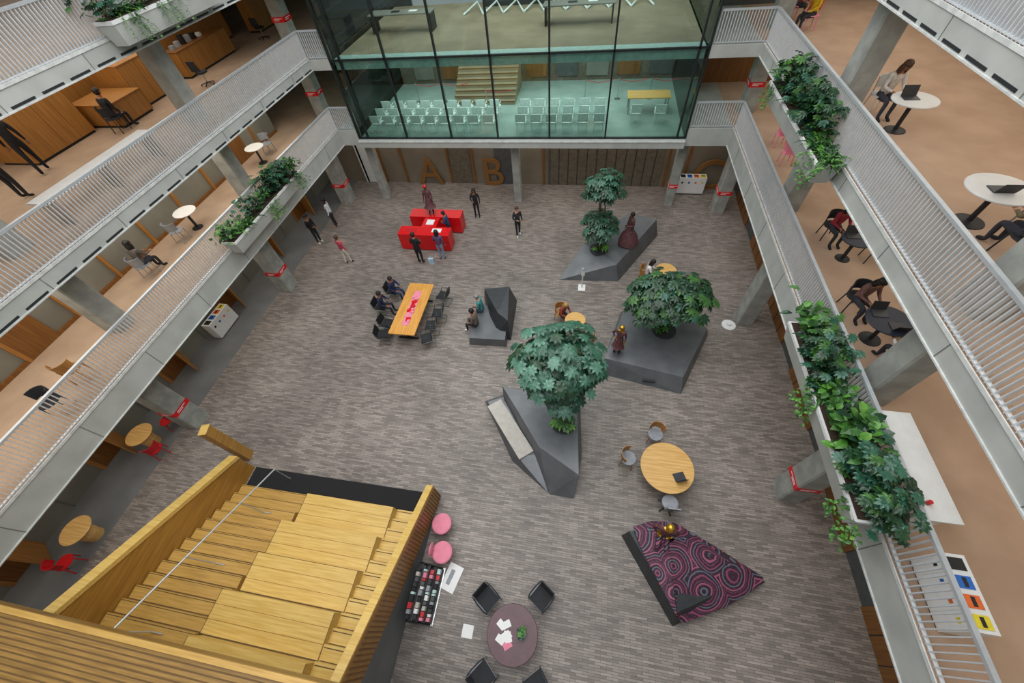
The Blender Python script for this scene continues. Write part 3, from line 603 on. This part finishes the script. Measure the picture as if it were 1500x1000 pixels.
# ---------------------------------------------------------------- people
SK={'l':mat('skin_light','#c9967a',.6),'m':mat('skin_medium','#9a6a4c',.6),'d':mat('skin_dark','#5f3f2d',.6),'g':M_gold}
def cm(h): return mat('cloth_'+h,'#'+h,.85,var=.15,scale=12)
HB=mat('hair_black','#15120f',.6);HBR=mat('hair_brown','#4a2f1d',.6);HBL=mat('hair_blonde','#a98550',.6);HG=mat('hair_grey','#8d8a86',.7)
EYE=mat('eye_dark','#1a1210',.3);LIP=mat('lips','#8a4a42',.5)
def person(name,x,y,z,face,pose='stand',top='222228',bot='2a2c34',hair=HB,skin='m',shoe='1a1a1a',h=1.72,lean=0,arms=('down','down'),longhair=False,sleeves=True,dress=None,stride=0,lookdown=0):
    P={};s=h/1.72
    sit=pose=='sit'
    pz=.54 if sit else .93
    P['pel']=(0,0,pz)
    ln=math.radians(lean)
    def tors(dx,dy,dz):
        return (dx,dy*math.cos(ln)+dz*math.sin(ln),pz+dz*math.cos(ln)-dy*math.sin(ln))
    P['sp']=tors(0,.0,.2);P['ch']=tors(0,.0,.39);P['nb']=tors(0,0,.53);P['nk']=tors(0,.015,.6);P['hj']=tors(0,.03,.68);P['hd']=tors(0,.03,.74);P['ht']=tors(0,.015,.81)
    ld=math.radians(lookdown)
    for k in ('hj','hd','ht'):
        v=Vector(P[k])-Vector(P['nk']);c_,s_=math.cos(ld),math.sin(ld);P[k]=tuple(Vector(P['nk'])+Vector((v.x,v.y*c_+v.z*s_,v.z*c_-v.y*s_)))
    for n,sg in (('L',-1),('R',1)):
        P['sh'+n]=tors(sg*.17,0,.49)
        P['hp'+n]=(sg*.09,0.02 if sit else 0,pz-.05)
        if sit: P['kn'+n]=(sg*.12,.43,.5);P['an'+n]=(sg*.12,.42+.06*sg*stride,.1);P['to'+n]=(sg*.13,.58+.06*sg*stride,.04)
        else: P['kn'+n]=(sg*.1,.02+sg*stride*.12,.5);P['an'+n]=(sg*.105,-.02+sg*stride*.2,.09);P['to'+n]=(sg*.12,.13+sg*stride*.2,.04)
        a=arms[0 if sg<0 else 1]
        if a=='down': E,W,Hh=(sg*.23,-.02,.22),(sg*.25,.05,-.02),(sg*.25,.08,-.11)
        elif a=='front': E,W,Hh=(sg*.24,.02,.22),(sg*.12,.24,.2),(sg*.05,.3,.22)
        elif a=='table': E,W,Hh=(sg*.24,.14,.26),(sg*.14,.36,.27),(sg*.1,.44,.26)
        elif a=='hip': E,W,Hh=(sg*.34,-.05,.24),(sg*.2,.06,.1),(sg*.14,.1,.08)
        elif a=='head': E,W,Hh=(sg*.25,.2,.3),(sg*.12,.2,.5),(sg*.08,.14,.6)
        elif a=='lap': E,W,Hh=(sg*.23,.05,.22),(sg*.13,.25,.1),(sg*.08,.32,.09)
        P['el'+n]=tors(*E);P['wr'+n]=tors(*W);P['ha'+n]=tors(*Hh)
    order=['pel','sp','ch','nb','nk','hj','hd','ht']+[a+n for n in 'LR' for a in ('sh','el','wr','ha','hp','kn','an','to')]
    rad={'pel':.135,'sp':.118,'ch':.138,'nb':.075,'nk':.052,'hj':.07,'hd':.095,'ht':.07,'sh':.075,'el':.046,'wr':.03,'ha':.036,'hp':.095,'kn':.062,'an':.045,'to':.038}
    E=[('pel','sp','t'),('sp','ch','t'),('ch','nb','t'),('nb','nk','s'),('nk','hj','s'),('hj','hd','s'),('hd','ht','s')]
    for n in 'LR': E+=[('ch','sh'+n,'t'),('sh'+n,'el'+n,'t'),('el'+n,'wr'+n,'t' if sleeves else 's'),('wr'+n,'ha'+n,'s'),('pel','hp'+n,'b'),('hp'+n,'kn'+n,'b'),('kn'+n,'an'+n,'b'),('an'+n,'to'+n,'f')]
    ix={k:i for i,k in enumerate(order)}
    me=bpy.data.meshes.new('tmp');me.from_pydata([P[k] for k in order],[(ix[a],ix[c]) for a,c,_ in E],[])
    ob=bpy.data.objects.new('tmp',me);COL.objects.link(ob);sk=ob.modifiers.new('s','SKIN');sk.use_smooth_shade=True
    ss=ob.modifiers.new('ss','SUBSURF');ss.levels=1;ss.render_levels=1
    for k in order:
        r=rad.get(k) or rad[k[:2]];d=me.skin_vertices[0].data[ix[k]];d.radius=(r,r);d.use_root=(k=='pel')
    dg=bpy.context.evaluated_depsgraph_get();em=ob.evaluated_get(dg).to_mesh()
    vs=[v.co.copy() for v in em.vertices];fs=[tuple(p.vertices) for p in em.polygons]
    ob.evaluated_get(dg).to_mesh_clear();bpy.data.objects.remove(ob)
    sm=SK[skin];tm=cm(top) if isinstance(top,str) else top;bmt=cm(bot) if isinstance(bot,str) else bot;fm=cm(shoe)
    mm={'t':tm,'s':sm,'b':bmt,'f':fm};b=MB()
    segs=[(Vector(P[a]),Vector(P[c]),l) for a,c,l in E]
    k0=len(b.v);b.v.extend([tuple(v) for v in vs])
    for f in fs:
        c=sum((vs[i] for i in f),Vector())/len(f);best=9;lab='t'
        for a,e,l in segs:
            d=e-a;t=max(0,min(1,(c-a).dot(d)/d.length_squared));q=(a+d*t-c).length
            if q<best: best=q;lab=l
        if lab=='t' and c.z<pz-.02 and not sit and abs(c.x)<.16: lab='b'
        b.f.append([i+k0 for i in f]);b.m.append(b.mi(mm[lab]))
    for n,sg in (('L',-1),('R',1)):
        w=Vector(P['wr'+n]);hd=Vector(P['ha'+n]);d=(hd-w).normalized();side=d.cross(Vector((0,1,0)) if abs(d.y)<.8 else Vector((0,0,1))).normalized()
        crl=side.cross(d).normalized()
        for i,(o,Lf) in enumerate(((-.027,.07),(-.009,.08),(.009,.075),(.027,.06))):
            a=hd+side*o+d*.01;b.tube([tuple(a),tuple(a+d*Lf*.55),tuple(a+d*Lf*.9+crl*Lf*.35)],[.0095,.0085,.006],sm,5)
        a=w.lerp(hd,.5)+side*.025;b.tube([tuple(a),tuple(a+side*.035+d*.03),tuple(a+side*.045+d*.065)],[.011,.01,.007],sm,5)
    up=(Vector(P['ht'])-Vector(P['hj'])).normalized();fx=Vector((1,0,0));fw_=up.cross(fx)
    if fw_.y<0: fw_=-fw_
    hd=Vector(P['hd']);Rm=Matrix((fx,fw_,up)).transposed().to_4x4();b.M=Matrix.Translation(hd)@Rm
    b.ell((0,.098,-.03),(.016,.022,.028),sm,6,4)
    for sx in (-1,1): b.ell((sx*.035,.088,.005),(.014,.01,.009),EYE,6,4);b.ell((sx*.097,0,-.01),(.012,.025,.033),sm,6,4);b.box(sx*.035-.018,sx*.035+.018,.09,.098,.024,.03,hair)
    b.ell((0,.086,-.065),(.026,.012,.009),LIP,6,4)
    b.ell((0,-.018,.022),(.112,.112,.108),hair,12,6,z0=.0);b.ell((0,-.035,-.005),(.106,.092,.1),hair,12,6,z0=-.8)
    if longhair:
        b.ell((0,-.065,-.12),(.11,.07,.2),hair,10,6)
        for sx in (-1,1): b.ell((sx*.085,-.01,-.09),(.035,.06,.14),hair,8,5)
    b.M=Matrix()
    if dress and not sit:
        b.lathe((0,0,.0),[(dress[1],.05 if dress[1]>.35 else .45),(dress[1]*.8,.5),(.19,.8),(.155,1.0),(.13,1.12)],dress[0],24,cap=False,wob=.08)
    o=b.build(name,(x,y,z),face-90,smooth=True);o.scale=(s,s,s);return o
P_=person
P_('standing_man',-14.3,15.1,0,-10,top='17181c',bot='1c1d22',h=1.75,arms=('down','front'),shoe='ddd8d0')
P_('standing_man',-13.95,16.55,0,200,top='d9dcde',bot='20222a',h=1.78,arms=('down','front'),skin='d',shoe='b8865a')
P_('walking_woman',-11.9,13.65,0,70,top='b8455a',bot='cfc6bb',h=1.68,hair=HBR,arms=('front','down'),stride=.5,skin='l')
P_('standing_man',-8.0,13.95,0,85,top='1b1f22',bot='17191d',h=1.8,arms=('front','front'),skin='m')
P_('standing_woman',-6.95,14.3,0,95,top='5b4668',bot='7b8ea6',h=1.72,arms=('front','down'),longhair=True)
b=MB();b.box(-.13,.13,-.06,.06,0,.32,cm('a9c4d4'));b.tube([(-.07,0,.32),(-.04,0,.46),(.04,0,.46),(.07,0,.32)],.008,cm('a9c4d4'),5);b.build('shopping_bag',(-7.45,13.95,0),10)
P_('standing_woman',-5.9,17.9,0,-85,top='1d1c20',bot='1b1c21',h=1.7,longhair=True,arms=('down','front'))
P_('walking_woman',-3.35,16.4,0,-60,top='2a2a30',bot='1f2026',h=1.7,stride=.5,arms=('down','front'),shoe='e0e0e0',skin='l',hair=HBR)
P_('receptionist',-6.95,16.0,0,180,top='2b3f66',bot='1f2430',h=1.6,arms=('front','front'),lean=10)
P_('seated_woman',-8.5,11.5,-.03,-10,'sit',top='2a2f55',bot='2b3350',arms=('table','lap'),lean=5,h=1.7)
P_('seated_man',-8.7,10.5,-.03,5,'sit',top='232c48',bot='20242e',arms=('table','lap'),lean=8,h=1.75)
P_('seated_man',-4.05,10.7,.01,180,'sit',top='3f8a8c',bot='4a5160',arms=('lap','lap'),lean=12,h=1.72,hair=HG,skin='l',shoe='c9c9c9')
P_('seated_man',-4.12,9.85,.01,170,'sit',top='6b6158',bot='25262b',arms=('lap','front'),lean=8,h=1.75,hair=HB,skin='m',shoe='dddddd')
P_('seated_woman',-.6,10.8,-.03,-40,'sit',top='8a3a30',bot='2a2a30',arms=('table','table'),lean=12,h=1.65,hair=HBL,skin='l',longhair=True,lookdown=20)
P_('seated_woman',.52,9.5,-.03,130,'sit',top='2a2028',bot='25252b',arms=('table','table'),lean=12,h=1.65,hair=HBR,lookdown=15)
P_('seated_woman',2.95,13.5,-.03,-5,'sit',top='e0dcd6',bot='2a2a30',arms=('table','table'),lean=10,h=1.68,longhair=True,lookdown=15)
shellchair('wooden_shell_chair',2.9,13.5,0,-95,M_oak,M_oak)
P_('mannequin_in_dress',1.65,8.95,.61,-110,top=M_fabs,bot='17151c',hair=M_gold,skin='g',h=1.5,dress=(M_fabs,.28),arms=('down','hip'))
P_('mannequin_in_dress',2.1,15.1,.86,-150,top=M_fabs,bot='17151c',hair=HB,skin='d',h=1.6,dress=(M_fabs,.5),arms=('front','down'))
P_('mannequin_in_dress',-8.0,16.7,.98,-90,top=M_fabs,bot='17151c',hair=M_redc,skin='d',h=1.6,dress=(M_fabs,.34),arms=('down','down'))
P_('mannequin_in_dress',2.88,2.62,.5,-100,'sit',top=M_fabs,bot=M_fab,hair=M_gold,skin='g',h=1.7,arms=('hip','hip'))
P_('seated_woman',7.65,12.95,L2-.03,-80,'sit',top='cfc8c0',bot='3a3a44',arms=('table','table'),lean=12,longhair=True,hair=HBR,lookdown=15)
P_('seated_woman',7.8,20.0,L2-.03,-160,'sit',top='d8b01c',bot='2a2c34',arms=('lap','lap'),longhair=True,skin='l')
P_('seated_woman',7.5,21.3,L2-.03,-20,'sit',top='8c2f3c',bot='2a2c34',arms=('lap','lap'),longhair=True)
shellchair('lounge_chair',7.5,21.3,L2,-110,M_pink,M_pink)
P_('seated_woman',7.85,7.0,L2-.03,95,'sit',top='6a5f48',bot='2a2c34',arms=('table','table'),longhair=True,hair=HBL,lean=8,skin='l')
P_('seated_woman',7.6,11.35,L1-.03,-80,'sit',top='8c2433',bot='2a2c34',arms=('table','table'),longhair=True,lean=14,lookdown=20)
P_('seated_woman',7.3,8.3,L1-.03,-75,'sit',top='6a4a44',bot='2a2c34',arms=('table','table'),longhair=True,lean=10,lookdown=20)
P_('seated_man',7.6,6.35,L1-.03,95,'sit',top='d4d6d4',bot='2a2c34',arms=('table','table'),lean=12)
P_('seated_woman',-15.1,7.95,L1-.03,90,'sit',top='5a5550',bot='2a2c34',arms=('table','table'),lean=10,longhair=True)
P_('standing_man',-16.6,7.9,L2,100,top='5c4a38',bot='25262b',arms=('front','front'),h=1.78)
P_('walking_man',-17.4,9.3,L2,150,top='15151a',bot='17181d',stride=.8,h=1.8)
shellchair('lounge_chair',-16.9,12.1,L2,0,M_blk2,M_blk2);P_('seated_man',-16.9,12.15,L2-.03,90,'sit',top='1c1d22',bot='20222a',arms=('lap','lap'),lean=10)
# ---------------------------------------------------------------- lights
def area(name,loc,sx,sy,e,col=(1,1,1),rot=(0,0,0)):
    l=bpy.data.lights.new(name,'AREA');l.shape='RECTANGLE';l.size=sx;l.size_y=sy;l.energy=e;l.color=col
    o=bpy.data.objects.new(name,l);COL.objects.link(o);o.location=loc;o.rotation_euler=rot
for z,e in ((3.55,170),(6.95,360),(9.98,430)):  # added fill areas that brighten the dark zones beneath the slabs, not fixtures
    area('under_slab_fill',(-15.4 if z<4 else (-15.0 if z<7 else -17.5),6,z),1.2 if z<7 else 4,24,e,(1,.9,.78))
    area('under_slab_fill',(7.5 if z<4 else 10,8,z),.8 if z<4 else 4,30,e*(.5 if z<4 else 1),(1,.9,.78))
area('under_slab_fill',(-4,20.3,3.55),20,1.2,130,(1,.93,.84))  # added fill below the back slab
area('studio_fill',(-3.8,22,6.9),14,5,470,(.96,1,.98))  # added fill to brighten the studio interior, not a fixture
area('studio_fill',(-3.8,24,12.5),14,8,600,(1,1,.97))  # added fill for the upper studio level
area('skylight',(-3.4,8,18),17,24,4000,(.98,.99,1))
w=bpy.data.worlds.new('w');scene.world=w;w.use_nodes=True;w.node_tree.nodes['Background'].inputs[0].default_value=(.93,.96,1,1);w.node_tree.nodes['Background'].inputs[1].default_value=.34
# ---------------------------------------------------------------- camera
f=564.4677;yaw=0.2658;pitch=0.9253;roll=-0.1308
fw=Vector((-math.sin(yaw)*math.cos(pitch),math.cos(yaw)*math.cos(pitch),-math.sin(pitch)))
r=Vector((math.cos(yaw),math.sin(yaw),0));u=r.cross(fw);c,s=math.cos(roll),math.sin(roll)
r2=c*r+s*u;u2=-s*r+c*u
cd=bpy.data.cameras.new('camera');co=bpy.data.objects.new('camera',cd);COL.objects.link(co)
cd.sensor_width=36;cd.lens=f/1500*36;cd.clip_start=.05;cd.clip_end=200
m=Matrix((r2,u2,-fw)).transposed().to_4x4();m.translation=(0,0,13.0048);co.matrix_world=m
scene.camera=co
